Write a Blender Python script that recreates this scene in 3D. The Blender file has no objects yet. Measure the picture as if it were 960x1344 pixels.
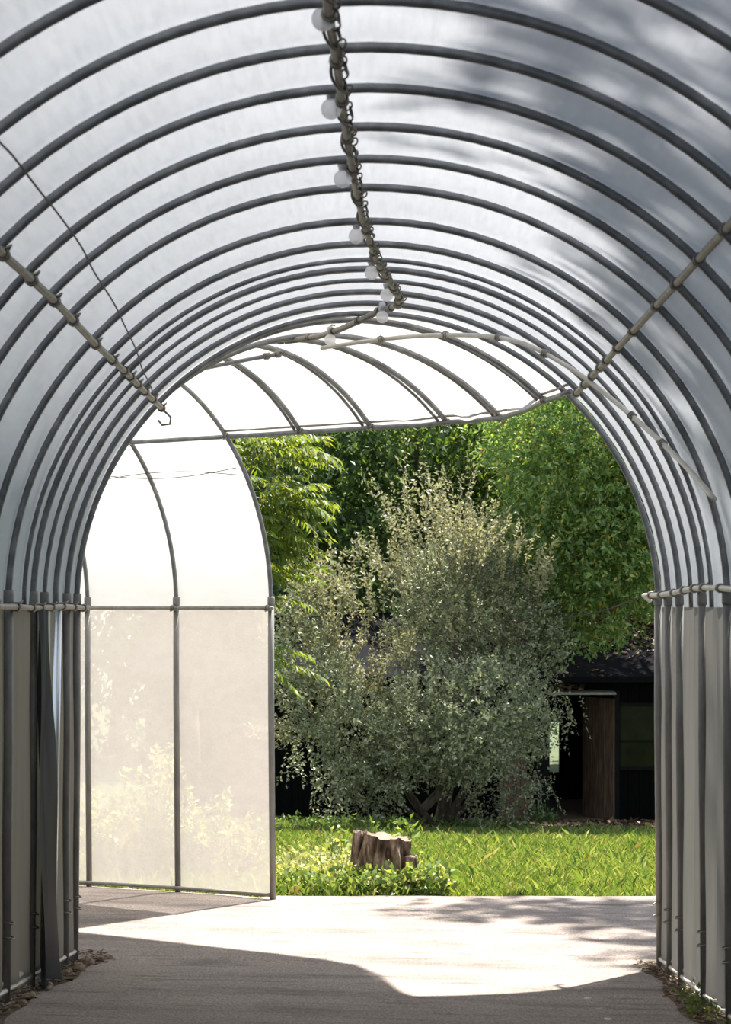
import bpy, math, random
import numpy as np
from math import sin, cos, pi, sqrt, atan2, radians
from mathutils import Vector

SC = bpy.context.scene
COL = SC.collection
RNG = np.random.default_rng(7)
random.seed(7)

# ------------------------------------------------------------------ camera frame
EYE = 1.85                       # height of the lens over the floor at the garden end of the tunnel
FPX = 2700.0
CX, HY = 480.0, 797.0
def W(x, d, z):                  # x right, d forward, z relative to the lens height
    return (x, d, z + EYE)
def P(px, py, d):                # the place that lies at depth d behind a point of the view
    return W((px - CX) / FPX * d, d, -(py - HY) / FPX * d)

cam = bpy.data.cameras.new('camera')
co = bpy.data.objects.new('camera', cam); COL.objects.link(co)
cam.sensor_fit = 'VERTICAL'; cam.sensor_height = 36.0
cam.lens = 36.0 * FPX / 1344.0
cam.shift_y = (HY - 672.0) / 1344.0
cam.clip_end = 500
co.location = (0, 0, EYE); co.rotation_euler = (radians(90), 0, 0)
cam.dof.use_dof = True; cam.dof.focus_distance = 15.0; cam.dof.aperture_fstop = 9.0
SC.camera = co

# ------------------------------------------------------------------ mesh builder
class MB:
    def __init__(s): s.v = []; s.f = []; s.n = 0
    def add(s, v, f):
        s.v.extend(v); s.f.extend([tuple(i + s.n for i in q) for q in f]); s.n += len(v)
    def tube(s, pts, r, seg=8, cap=True, closed=False):
        pts = [Vector(p) for p in pts]; n = len(pts)
        rs = r if isinstance(r, (list, tuple)) else [r] * n
        v = []; up = None
        for i, p in enumerate(pts):
            a = pts[(i - 1) % n] if (closed or i > 0) else p
            b = pts[(i + 1) % n] if (closed or i < n - 1) else p
            t = (b - a)
            if t.length < 1e-9: t = Vector((0, 0, 1))
            t.normalize()
            if up is None:
                up = Vector((0, 0, 1)) if abs(t.z) < .9 else Vector((1, 0, 0))
            up = (up - t * up.dot(t))
            if up.length < 1e-6: up = t.orthogonal()
            up.normalize(); w = t.cross(up)
            for k in range(seg):
                q = 2 * pi * k / seg
                v.append(tuple(p + (up * cos(q) + w * sin(q)) * rs[i]))
        f = []
        m = n if closed else n - 1
        for i in range(m):
            j = (i + 1) % n
            for k in range(seg):
                l = (k + 1) % seg
                f.append((i * seg + k, i * seg + l, j * seg + l, j * seg + k))
        if cap and not closed:
            f.append(tuple(range(seg - 1, -1, -1))); f.append(tuple((n - 1) * seg + k for k in range(seg)))
        s.add(v, f)
    def box(s, lo, hi, fn=None):
        x0, y0, z0 = lo; x1, y1, z1 = hi
        v = [(x0,y0,z0),(x1,y0,z0),(x1,y1,z0),(x0,y1,z0),(x0,y0,z1),(x1,y0,z1),(x1,y1,z1),(x0,y1,z1)]
        if fn: v = [fn(*p) for p in v]
        s.add(v, [(0,3,2,1),(4,5,6,7),(0,1,5,4),(1,2,6,5),(2,3,7,6),(3,0,4,7)])
    def lathe(s, c, prof, seg=16):
        cx, cy, cz = c; v = []
        for r, z in prof:
            for k in range(seg):
                q = 2 * pi * k / seg; v.append((cx + r * cos(q), cy + r * sin(q), cz + z))
        f = []
        for i in range(len(prof) - 1):
            for k in range(seg):
                l = (k + 1) % seg
                f.append((i * seg + k, i * seg + l, (i + 1) * seg + l, (i + 1) * seg + k))
        f.append(tuple(range(seg - 1, -1, -1))); f.append(tuple((len(prof) - 1) * seg + k for k in range(seg)))
        s.add(v, f)
    def grid(s, fn, nu, nv, keep=None):
        v = [fn(i, j) for i in range(nu) for j in range(nv)]
        f = [(i * nv + j, i * nv + j + 1, (i + 1) * nv + j + 1, (i + 1) * nv + j)
             for i in range(nu - 1) for j in range(nv - 1) if keep is None or keep(i, j)]
        s.add(v, f)
    def build(s, name, m, parent=None, smooth=True, loc=None):
        me = bpy.data.meshes.new(name)
        v = s.v
        me.from_pydata(v, [], s.f); me.update()
        if smooth: me.polygons.foreach_set('use_smooth', [True] * len(me.polygons))
        return link(name, me, m, parent)
def link(name, me, m, parent=None):
    me.materials.append(m)
    o = bpy.data.objects.new(name, me); COL.objects.link(o)
    if parent is not None:
        o.parent = parent
        o.matrix_parent_inverse = root_matrix(parent).inverted()
    return o
def root_matrix(o):
    from mathutils import Matrix
    m = Matrix.Translation(o.location)
    if o.parent is not None: m = o.parent.matrix_parent_inverse @ m if False else m
    return Matrix.Translation(o.location)
def np_mesh(name, V, Q, m, parent=None, smooth=False):
    V = np.asarray(V, dtype=np.float32); Q = np.asarray(Q, dtype=np.int32); k = Q.shape[1]
    me = bpy.data.meshes.new(name)
    me.vertices.add(len(V)); me.vertices.foreach_set('co', V.ravel())
    me.loops.add(Q.size); me.loops.foreach_set('vertex_index', Q.ravel())
    me.polygons.add(len(Q)); me.polygons.foreach_set('loop_start', np.arange(0, Q.size, k, dtype=np.int32))
    me.polygons.foreach_set('loop_total', np.full(len(Q), k, dtype=np.int32)) if hasattr(me.polygons[0], 'loop_total') and False else None
    me.update(calc_edges=True); me.validate()
    return link(name, me, m, parent)
def tag(o, label=None, cat=None, group=None, kind=None):
    if label: o['label'] = label
    if cat: o['category'] = cat
    if group: o['group'] = group
    if kind: o['kind'] = kind
    return o
def empty(name, loc, label, cat, group=None):
    o = bpy.data.objects.new(name, None); COL.objects.link(o); o.location = loc
    o.empty_display_size = .1
    return tag(o, label, cat, group)
ORD = ['first','second','third','fourth','fifth','sixth','seventh','eighth','ninth','tenth','eleventh','twelfth','thirteenth','fourteenth','fifteenth','sixteenth','seventeenth']

# ------------------------------------------------------------------ materials
def nt(name):
    m = bpy.data.materials.new(name); m.use_nodes = True
    n = m.node_tree.nodes; n.clear()
    out = n.new('ShaderNodeOutputMaterial')
    return m, m.node_tree, n, out
def L(t, a, b): t.links.new(a, b)
def noise(n, t, scale, detail=4, rough=.6, coords=None, mapping=None, dist=0):
    x = n.new('ShaderNodeTexNoise'); x.inputs['Scale'].default_value = scale; x.inputs['Detail'].default_value = detail
    x.inputs['Roughness'].default_value = rough; x.inputs['Distortion'].default_value = dist
    tc = n.new('ShaderNodeTexCoord')
    if mapping:
        mp = n.new('ShaderNodeMapping'); mp.inputs['Scale'].default_value = mapping
        L(t, tc.outputs[coords or 'Object'], mp.inputs['Vector']); L(t, mp.outputs['Vector'], x.inputs['Vector'])
    else:
        L(t, tc.outputs[coords or 'Object'], x.inputs['Vector'])
    return x
def ramp(n, t, src, stops):
    r = n.new('ShaderNodeValToRGB'); e = r.color_ramp.elements
    while len(e) > 1: e.remove(e[-1])
    e[0].position = stops[0][0]; e[0].color = (*stops[0][1], 1)
    for p, c in stops[1:]:
        q = e.new(p); q.color = (*c, 1)
    L(t, src, r.inputs['Fac']); return r
def mixc(n, t, fac, a, b, mode='MIX'):
    x = n.new('ShaderNodeMix'); x.data_type = 'RGBA'; x.blend_type = mode
    if isinstance(fac, (int, float)): x.inputs[0].default_value = fac
    else: L(t, fac, x.inputs[0])
    for s, i in ((a, 6), (b, 7)):
        if isinstance(s, tuple): x.inputs[i].default_value = (*s, 1)
        else: L(t, s, x.inputs[i])
    return x.outputs[2]
def principled(name, stops, scale=8, rough=.6, metal=0., bump=.0, mapping=None, detail=5, spec=.5, bump_scale=None):
    m, t, n, out = nt(name)
    b = n.new('ShaderNodeBsdfPrincipled'); b.inputs['Roughness'].default_value = rough; b.inputs['Metallic'].default_value = metal
    b.inputs['Specular IOR Level'].default_value = spec
    x = noise(n, t, scale, detail, mapping=mapping)
    r = ramp(n, t, x.outputs['Fac'], stops); L(t, r.outputs['Color'], b.inputs['Base Color'])
    if bump:
        x2 = noise(n, t, bump_scale or scale * 3, 6, mapping=mapping)
        bp = n.new('ShaderNodeBump'); bp.inputs['Strength'].default_value = bump; bp.inputs['Distance'].default_value = .02
        L(t, x2.outputs['Fac'], bp.inputs['Height']); L(t, bp.outputs['Normal'], b.inputs['Normal'])
    L(t, b.outputs['BSDF'], out.inputs['Surface'])
    return m

def film(name, dif, tra, clear=0., streak=(3, .25, 3), dirt=.35, gloss=.06, weave=0.):
    """thin translucent plastic sheet with faint streaks and dust"""
    m, t, n, out = nt(name)
    s1 = noise(n, t, 6, 6, .65, mapping=streak)
    s2 = noise(n, t, 1.3, 3, .5)
    f1 = ramp(n, t, s1.outputs['Fac'], [(.25, (1 - dirt,) * 3), (.6, (1, 1, 1))])
    f2 = ramp(n, t, s2.outputs['Fac'], [(.3, (1 - dirt * .6,) * 3), (.65, (1, 1, 1))])
    mul = mixc(n, t, 1., f1.outputs['Color'], f2.outputs['Color'], 'MULTIPLY')
    if weave:
        wv = noise(n, t, 60, 3, .6, mapping=(1, 1, 2.5))
        fw = ramp(n, t, wv.outputs['Fac'], [(.35, (1 - weave,) * 3), (.65, (1, 1, 1))])
        mul = mixc(n, t, 1., mul, fw.outputs['Color'], 'MULTIPLY')
    ct = mixc(n, t, 1., mul, tra, 'MULTIPLY')
    d = n.new('ShaderNodeBsdfDiffuse'); d.inputs['Color'].default_value = (*dif, 1)
    tr = n.new('ShaderNodeBsdfTranslucent'); L(t, ct, tr.inputs['Color'])
    ad = n.new('ShaderNodeAddShader'); L(t, d.outputs[0], ad.inputs[0]); L(t, tr.outputs[0], ad.inputs[1])
    g = n.new('ShaderNodeBsdfGlossy'); g.inputs['Roughness'].default_value = .35
    mx = n.new('ShaderNodeMixShader'); mx.inputs[0].default_value = gloss
    L(t, ad.outputs[0], mx.inputs[1]); L(t, g.outputs[0], mx.inputs[2])
    res = mx.outputs[0]
    if clear:
        tp = n.new('ShaderNodeBsdfTransparent')
        m2 = n.new('ShaderNodeMixShader'); m2.inputs[0].default_value = clear
        L(t, res, m2.inputs[1]); L(t, tp.outputs[0], m2.inputs[2]); res = m2.outputs[0]
    L(t, res, out.inputs['Surface'])
    return m

def leafmat(name, stops, trans=.45, gloss=.08, rough=.4, tint=(1., 1., .55)):
    m, t, n, out = nt(name)
    g = n.new('ShaderNodeNewGeometry')
    r = ramp(n, t, g.outputs['Random Per Island'], stops)
    d = n.new('ShaderNodeBsdfDiffuse'); L(t, r.outputs['Color'], d.inputs['Color'])
    tc = mixc(n, t, 1., r.outputs['Color'], tint, 'MULTIPLY')
    tr = n.new('ShaderNodeBsdfTranslucent'); L(t, tc, tr.inputs['Color'])
    m1 = n.new('ShaderNodeMixShader'); m1.inputs[0].default_value = trans
    L(t, d.outputs[0], m1.inputs[1]); L(t, tr.outputs[0], m1.inputs[2])
    gl = n.new('ShaderNodeBsdfGlossy'); gl.inputs['Roughness'].default_value = rough
    m2 = n.new('ShaderNodeMixShader'); m2.inputs[0].default_value = gloss
    L(t, m1.outputs[0], m2.inputs[1]); L(t, gl.outputs[0], m2.inputs[2])
    L(t, m2.outputs[0], out.inputs['Surface'])
    return m

M = {}
M['pipe'] = principled('galvanised_pipe', [(.3, (.12, .13, .14)), (.55, (.20, .21, .222)), (.75, (.30, .31, .325))], 14, .42, .5, mapping=(1, 1, 1))
M['leg'] = principled('galvanised_leg', [(.3, (.15, .15, .145)), (.6, (.23, .23, .22)), (.8, (.31, .31, .30))], 18, .5, .1, mapping=(1, 1, .3))
M['purlin'] = principled('weathered_purlin', [(.3, (.20, .185, .16)), (.7, (.33, .31, .28))], 20, .5, .3)
M['pale_pipe'] = principled('pale_pipe', [(.3, (.48, .46, .42)), (.7, (.66, .63, .58))], 12, .4, .15)
M['clip'] = principled('clip_wire', [(.3, (.16, .15, .13)), (.7, (.34, .32, .28))], 30, .4, .6)
M['sunlit_leg'] = principled('sunlit_zinc', [(.3, (.55, .58, .62)), (.7, (.75, .78, .82))], 5, .3, .8, mapping=(1, 1, .2))  # hoop leg metal with the sunlight from the gap put into its colour
M['chain'] = principled('chain_metal', [(.3, (.07, .062, .045)), (.7, (.16, .145, .11))], 40, .5, .4)
M['cord'] = principled('cord_rubber', [(.3, (.10, .09, .065)), (.7, (.17, .155, .12))], 30, .6, 0)
M['wire'] = principled('dark_wire', [(.3, (.05, .05, .055)), (.7, (.08, .08, .085))], 30, .6, 0)
M['socket'] = principled('socket_metal', [(.3, (.40, .41, .43)), (.7, (.55, .56, .58))], 30, .35, .4)
m, t, n, out = nt('frosted_glass')
b = n.new('ShaderNodeBsdfPrincipled'); b.inputs['Roughness'].default_value = .25
x = noise(n, t, 12, 2); r = ramp(n, t, x.outputs['Fac'], [(.3, (.93, .92, .92)), (.7, (.96, .95, .95))]); L(t, r.outputs['Color'], b.inputs['Base Color'])
tr = n.new('ShaderNodeBsdfTranslucent'); tr.inputs['Color'].default_value = (.9, .9, .92, 1)
mx = n.new('ShaderNodeMixShader'); mx.inputs[0].default_value = .65
L(t, b.outputs[0], mx.inputs[1]); L(t, tr.outputs[0], mx.inputs[2]); tb = n.new('ShaderNodeBsdfTransparent'); m3 = n.new('ShaderNodeMixShader'); m3.inputs[0].default_value = .35
L(t, mx.outputs[0], m3.inputs[1]); L(t, tb.outputs[0], m3.inputs[2]); L(t, m3.outputs[0], out.inputs['Surface'])
M['bulb'] = m

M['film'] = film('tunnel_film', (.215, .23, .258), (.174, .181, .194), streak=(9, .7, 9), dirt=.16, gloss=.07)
M['film_white'] = film('bright_film', (.36, .362, .36), (.250, .246, .240), streak=(1.2, 1.2, 4), dirt=.10, gloss=.03)  # paler and more translucent than the vault film
M['wall_film'] = film('wall_fabric', (.15, .149, .14), (.078, .075, .068), streak=(4, 4, .3), dirt=.3, gloss=.03)
M['wall_tan'] = film('tan_fabric', (.17, .155, .13), (.085, .073, .057), streak=(4, 4, .3), dirt=.3, gloss=.02)
M['mesh_film'] = film('mesh_fabric', (.36, .335, .31), (.35, .315, .287), clear=.28, streak=(2, 2, 3), dirt=.12, gloss=.0, weave=.14)
M['dark_flap'] = film('dark_plastic', (.026, .027, .03), (.008, .008, .009), streak=(6, 6, .4), dirt=.5, gloss=.05)

# asphalt: speckled, worn, with its own pale dusty and tarry patches
m, t, n, out = nt('worn_asphalt')
b = n.new('ShaderNodeBsdfPrincipled'); b.inputs['Roughness'].default_value = .85
x = noise(n, t, 95, 4, .75); r1 = ramp(n, t, x.outputs['Fac'], [(.34, (.10, .075, .062)), (.5, (.25, .205, .178)), (.66, (.46, .395, .35))])
x2 = noise(n, t, 1.6, 5, .6, mapping=(.6, 1.6, 1), dist=.4); r2 = ramp(n, t, x2.outputs['Fac'], [(.32, (.55, .53, .52)), (.5, (.95, .94, .93)), (.7, (1.15, 1.12, 1.08))])
c = mixc(n, t, 1., r1.outputs['Color'], r2.outputs['Color'], 'MULTIPLY')
x3 = noise(n, t, 7, 4, .6, mapping=(.35, 1.4, 1)); r3 = ramp(n, t, x3.outputs['Fac'], [(.56, (1, 1, 1)), (.68, (.62, .61, .60))])
c = mixc(n, t, 1., c, r3.outputs['Color'], 'MULTIPLY'); L(t, c, b.inputs['Base Color'])
bp = n.new('ShaderNodeBump'); bp.inputs['Strength'].default_value = .5; bp.inputs['Distance'].default_value = .006
L(t, x.outputs['Fac'], bp.inputs['Height']); L(t, bp.outputs['Normal'], b.inputs['Normal']); L(t, b.outputs[0], out.inputs['Surface'])
M['asphalt'] = m
M['earth'] = principled('lawn_soil', [(.3, (.03, .045, .012)), (.55, (.06, .085, .02)), (.75, (.09, .095, .04))], 3, .9, bump=.4)
M['soil'] = principled('brown_soil', [(.3, (.05, .035, .022)), (.55, (.13, .09, .055)), (.75, (.22, .16, .10))], 26, .95, bump=.8)
M['mulch'] = principled('leaf_mulch', [(.3, (.06, .04, .028)), (.55, (.17, .11, .075)), (.75, (.30, .21, .15))], 22, .9, bump=.8)
M['stone'] = principled('field_stone', [(.3, (.14, .10, .07)), (.6, (.27, .20, .14)), (.8, (.42, .35, .29))], 14, .8, bump=.4)
M['black_wall'] = principled('black_boards', [(.3, (.003, .003, .0033)), (.7, (.007, .007, .0075))], 8, .85, mapping=(12, 1, .6), spec=.05)
M['black_trim'] = principled('black_trim', [(.3, (.006, .006, .0065)), (.7, (.011, .011, .012))], 8, .7, spec=.1)
M['roof_felt'] = principled('roof_felt', [(.3, (.006, .006, .008)), (.6, (.010, .010, .013)), (.8, (.016, .016, .018))], 20, .9, bump=.3, spec=.05)
M['brown_door'] = principled('brown_boards', [(.3, (.035, .02, .012)), (.52, (.12, .072, .046)), (.75, (.24, .155, .10))], 4.5, .75, bump=.3, mapping=(9, 9, .7))
M['door_edge'] = principled('door_edge_wood', [(.3, (.13, .08, .05)), (.7, (.22, .14, .09))], 6, .8, mapping=(4, 4, .5))
M['pale_board'] = principled('pale_board', [(.3, (.20, .195, .16)), (.7, (.32, .31, .26))], 10, .7)
M['inside_floor'] = principled('shed_boards', [(.3, (.12, .09, .06)), (.7, (.2, .15, .1))], 10, .8)
m, t, n, out = nt('dark_window_glass')
b = n.new('ShaderNodeBsdfPrincipled'); b.inputs['Roughness'].default_value = .06; b.inputs['Specular IOR Level'].default_value = .16
x = noise(n, t, 3, 2); r = ramp(n, t, x.outputs['Fac'], [(.3, (.006, .008, .006)), (.7, (.018, .022, .014))]); L(t, r.outputs['Color'], b.inputs['Base Color'])
L(t, b.outputs[0], out.inputs['Surface']); M['glass'] = m
M['bark'] = principled('grey_bark', [(.3, (.05, .038, .028)), (.6, (.12, .095, .07)), (.8, (.2, .17, .13))], 8, .9, bump=.7, mapping=(3, 3, .6))
M['stump'] = principled('stump_bark', [(.34, (.018, .011, .007)), (.46, (.11, .066, .045)), (.56, (.24, .16, .115)), (.68, (.46, .37, .30))], 9, .95, bump=1., mapping=(2.6, 2.6, .7), bump_scale=16)
M['stump_top'] = principled('stump_cut', [(.3, (.17, .11, .075)), (.7, (.30, .22, .16))], 12, .85, bump=.5, mapping=(1, 4, 1))

M['l_shrub'] = leafmat('silver_leaves', [(0, (0.144, 0.177, 0.11)), (0.45, (0.236, 0.27, 0.169)), (0.8, (0.389, 0.405, 0.261)), (1, (0.557, 0.557, 0.355))], .3, .07, .5, (1, 1, .7))
M['l_shoot'] = leafmat('shoot_leaves', [(0, (0.235, 0.24, 0.127)), (0.5, (0.341, 0.334, 0.202)), (1, (0.448, 0.418, 0.278))], .4, .05, .5, (1, 1, .7))
M['l_right'] = leafmat('bright_leaves', [(0, (0.102, 0.183, 0.062)), (0.5, (0.194, 0.311, 0.102)), (0.93, (0.343, 0.456, 0.172)), (0.97, (0.65, 0.456, 0.102)), (1, (0.65, 0.512, 0.139))], .45, .035, .5, (1.2, 1.2, .5))
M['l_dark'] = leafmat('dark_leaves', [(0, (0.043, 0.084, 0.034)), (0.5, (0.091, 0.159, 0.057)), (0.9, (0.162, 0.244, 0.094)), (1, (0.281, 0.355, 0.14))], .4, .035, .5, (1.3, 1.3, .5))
M['l_mid'] = leafmat('mid_leaves', [(0, (0.066, 0.118, 0.027)), (0.5, (0.122, 0.203, 0.051)), (1, (0.242, 0.321, 0.085))], .45, .035, .5, (1.4, 1.3, .5))
M['l_pin'] = leafmat('pinnate_leaves', [(0, (.07, .13, .025)), (.5, (.14, .21, .04)), (1, (.25, .29, .06))], .55, .035, .5, (1.5, 1.3, .4))
M['l_weed'] = leafmat('weed_leaves', [(0, (0.083, 0.145, 0.033)), (0.5, (0.167, 0.246, 0.065)), (0.9, (0.333, 0.392, 0.131)), (1, (0.6, 0.478, 0.157))], .4, .035, .5, (1.2, 1.2, .5))
M['l_grass'] = leafmat('grass_blades', [(0, (0.04, 0.086, 0.021)), (0.3, (0.115, 0.196, 0.04)), (0.6, (0.218, 0.31, 0.086)), (0.85, (0.345, 0.414, 0.149)), (0.93, (0.23, 0.172, 0.081)), (1, (0.575, 0.575, 0.368))] or [(0, (0.07, 0.123, 0.022)), (0.5, (0.13, 0.209, 0.036)), (0.85, (0.21, 0.285, 0.06)), (1, (0.34, 0.314, 0.156))], .45, .035, .5, (1.3, 1.2, .4))
M['l_pale'] = leafmat('pale_weed_leaves', [(0, (.22, .27, .09)), (.5, (.34, .38, .15)), (1, (.5, .5, .28))], .5, .03, .5, (1.2, 1.1, .6))
M['l_litter'] = leafmat('fallen_leaves', [(0, (0.06, 0.034, 0.021)), (0.5, (0.128, 0.075, 0.049)), (0.9, (0.21, 0.135, 0.09)), (1, (0.375, 0.27, 0.188))], .1, .06, .5, (1, 1, 1))
M['l_straw'] = leafmat('straw_litter', [(0, (.07, .05, .03)), (.5, (.2, .14, .085)), (1, (.36, .28, .19))], .1, .05, .5, (1, 1, 1))

# ------------------------------------------------------------------ tunnel geometry
XC, RW, RH = .01, 1.485, 1.5
MAIN_D = [4.15, 4.6, 5.08, 5.51, 5.94, 6.42, 6.88, 7.35, 7.99, 8.49, 8.88, 9.12, 9.44, 9.78, 10.15, 10.5]
ZE = 1.09
PHI_E = pi - math.asin(ZE / RH)
SD = (-.82, .572)               # direction the side tunnel runs to
SN = (.572, .82)                # its outward (garden side) normal
def side(t):
    o = (.455 - .82 * t, 12.73 + .572 * t)
    return (o[0] - 3 * SN[0], o[1] - 3 * SN[1]), o
stations = [((XC - RW, d), (XC + RW, d), 'main') for d in MAIN_D]
FAN = [((-1.49, 10.60), (1.39, 10.87)), ((-1.52, 10.66), (1.21, 12.08)), ((-1.56, 10.71), (.86, 12.39)), ((-1.61, 10.76), (.335, 12.755))]
stations += [(a, b, 'fan') for a, b in FAN]
SIDE_T = [.72, 1.31, 2.12, 2.93, 3.75, 4.6]
stations += [(*side(t), 'side') for t in SIDE_T]
def arch(I, O, phi, off=0.):
    u = (1 - cos(phi)) / 2
    k = 1 + off / 1.5
    u2 = .5 + (u - .5) * k
    return W(I[0] + (O[0] - I[0]) * u2, I[1] + (O[1] - I[1]) * u2, (RH + off) * sin(phi))
def ground_z(x, d):             # relative to the lens
    if d < 10.5:
        return -(1.83 + .012 * x - (.070 - .011 * x) * (10.5 - max(d, -2)))
    if d < 13.7:
        return -(1.83 + .012 * x + (d - 10.5) * .032)
    dd = min(d, 34)
    return -(1.9325 + .012 * min(max(x, -3), 3) + (dd - 13.7) * .0713)
def gz(x, d): return ground_z(x, d) + EYE

NI = len(MAIN_D)                # index of the first fan hoop
i_open0, i_open1 = NI - 1, NI + 4 + 1          # opening between last main hoop and the hoop standing on the free leg
# hoops ---------------------------------------------------------------
def sleeve(mb, p, r, h=.05):
    x, y, z = p
    mb.lathe((x, y, z), [(r, -h / 2), (r * 1.08, -h / 4), (r * 1.08, h / 4), (r, h / 2)], 10)
def hoop_label(i):
    if i < NI:
        k = NI - 1 - i
        if k == 0: return 'grey steel hoop framing the garden opening, both legs standing at the tunnel mouth'
        return 'grey steel tunnel hoop, %s one back from the hoop at the garden opening' % ORD[k - 1]
    if i < NI + 4:
        k = i - NI
        return 'grey rib fanning across the roof bend to the eave pipe, %s from the right' % ORD[k]
    return {0: 'curved grey roof rib ending on the eave pipe just right of the white panels',
            1: 'grey hoop on the free leg beside the lawn, edging the pale mesh panels',
            2: 'grey hoop with a leg between the two pale mesh panels',
            3: 'grey hoop with a leg at the far left edge of the pale mesh panels'}.get(i - NI - 4, 'grey hoop of the side tunnel, hidden behind the left wall')
PIPE_R = .0148
def lerp2(a, b, u): return (a[0] + (b[0] - a[0]) * u, a[1] + (b[1] - a[1]) * u)
for i, (I, O, k) in enumerate(stations):
    if i - NI - 4 > 3: continue
    dm = I[1] if k == 'main' else 0
    thin = dm in (8.88, 9.44)
    lab = hoop_label(i)
    root = empty('tunnel_hoop', (I[0], I[1], gz(*I)), lab, 'hoop', {'main': 'hoops of the straight tunnel', 'fan': 'roof ribs of the bend', 'side': 'hoops of the side tunnel'}[k])
    outer = not (i_open0 < i < i_open1)
    ph1 = pi if outer else PHI_E
    a = MB(); a.tube([arch(I, O, ph1 * q / 56) for q in range(57)], (.0105 if thin else PIPE_R) if k != 'fan' else .0155, 10)
    a.build('arch_pipe', M['pipe'], root)
    if k == 'fan' or i == NI + 4:
        n2 = stations[i + 1]; I2, O2 = lerp2(I, n2[0], .02), lerp2(O, n2[1], .10 if k == 'fan' else .07)
        a = MB(); a.tube([arch(I2, O2, .35 + (ph1 - .36) * q / 40) for q in range(41)], .0095, 8); a.build('twin_pipe', M['pipe'], root)
    for s, ok in ((I, True), (O, outer)):
        if not ok or (thin and (s is O or dm == 8.88)) or (dm == 9.78 and s is I): continue
        g = gz(*s) - .06
        l = MB(); l.tube([(s[0], s[1], EYE + .03), (s[0], s[1], EYE - .6), (s[0] + (.012 if s is O else -.012), s[1], g)], .0205, 12)
        lo = l.build('leg', M['leg'], root)
        c = MB(); sleeve(c, (s[0], s[1], EYE + .04), .0225, .06)
        c.build('collar', M['leg'], lo)
        if k == 'main':
            sx = 1 if s is I else -1
            for dz in (.33, .39):
                c = MB()
                zz = g + dz
                c.tube([(s[0] + sx * .0245 * cos(q) , s[1] + .0245 * sin(q), zz + .012 * sin(q * .5)) for q in [j * 2 * pi / 14 for j in range(15)]] , .0035, 5)
                c.build('wire_tie', M['clip'], lo)

# film ----------------------------------------------------------------
def lerp(a, b, u): return (a[0] + (b[0] - a[0]) * u, a[1] + (b[1] - a[1]) * u)
film_st = []
pre = [((XC - RW, d), (XC + RW, d)) for d in np.arange(-4.0, 4.0, .46)]
allst = [(a, b) for a, b in pre] + [(a, b) for a, b, _ in stations]
npre = len(pre)
SUB = 6
for j in range(len(allst) - 1):
    for s in range(SUB):
        u = s / SUB
        film_st.append((lerp(allst[j][0], allst[j + 1][0], u), lerp(allst[j][1], allst[j + 1][1], u), sin(pi * u), j + u))
film_st.append((*allst[-1], 0., len(allst) - 1.))
NP = 60
phis = sorted(set([pi * q / NP for q in range(NP + 1)] + [PHI_E]))
jE = phis.index(PHI_E)
J0, J1 = npre + i_open0, npre + i_open1
def film_pt(i, j):
    I, O, b, pos = film_st[i]
    wob = .004 * sin(j * 1.7 + pos * 9.1) + .003 * sin(j * .6 + pos * 17.)
    return arch(I, O, phis[j], .021 - .016 * b + wob * b)
JN = npre + NI - 1              # the straight tunnel's last hoop
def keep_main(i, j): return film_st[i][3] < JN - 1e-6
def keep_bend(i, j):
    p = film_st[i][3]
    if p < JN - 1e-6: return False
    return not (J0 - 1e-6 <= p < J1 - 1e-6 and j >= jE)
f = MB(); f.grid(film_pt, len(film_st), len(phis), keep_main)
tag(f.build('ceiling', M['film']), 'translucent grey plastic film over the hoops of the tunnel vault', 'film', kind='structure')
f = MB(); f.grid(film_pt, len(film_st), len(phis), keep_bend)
tag(f.build('ceiling', M['film_white']), 'bright white plastic film over the bend and the side tunnel', 'film', kind='structure')
def wall_mesh(which, lo, hi, cut=None, z_top=0., lift=.07):
    st = [s for s in film_st if lo - 1e-6 <= s[3] <= hi + 1e-6]
    nz = 22
    def fn(i, j):
        I, O, b, pos = st[i]
        p = I if which == 'I' else O
        q = O if which == 'I' else I
        dx, dy = p[0] - q[0], p[1] - q[1]; l = sqrt(dx * dx + dy * dy)
        off = .026 - .030 * b + .003 * b * sin(j * .5 + pos * 5)
        zb = ground_z(*p) + lift
        z = z_top + (zb - z_top) * j / (nz - 1)
        return W(p[0] + dx / l * off, p[1] + dy / l * off, z)
    mb = MB(); mb.grid(fn, len(st), nz, (lambda i, j: not cut(st[i][3], j / (nz - 1.))) if cut else None)
    return mb
i9 = npre + MAIN_D.index(9.44)
gap = lambda pos, v: (i9 - .55 <= pos < i9 + .82) and v < (.55 if pos > i9 + .3 else .42)
tag(wall_mesh('I', 0, JN, gap).build('wall_left', M['wall_tan']), 'grey fabric left wall hung between the legs of the tunnel', 'wall', kind='structure')
tag(wall_mesh('O', 0, JN).build('wall_right', M['wall_film']), 'grey fabric right wall hung between the legs of the tunnel', 'wall', kind='structure')
tag(wall_mesh('I', JN, len(allst) - 1).build('wall_corner', M['film_white']), 'fabric inner wall of the side tunnel', 'wall', kind='structure')
tag(wall_mesh('O', J1, len(allst) - 1, None, -.015, .03).build('wall_back', M['mesh_film']), 'pale mesh fabric wall below the rail of the side tunnel', 'wall', kind='structure')

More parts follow.
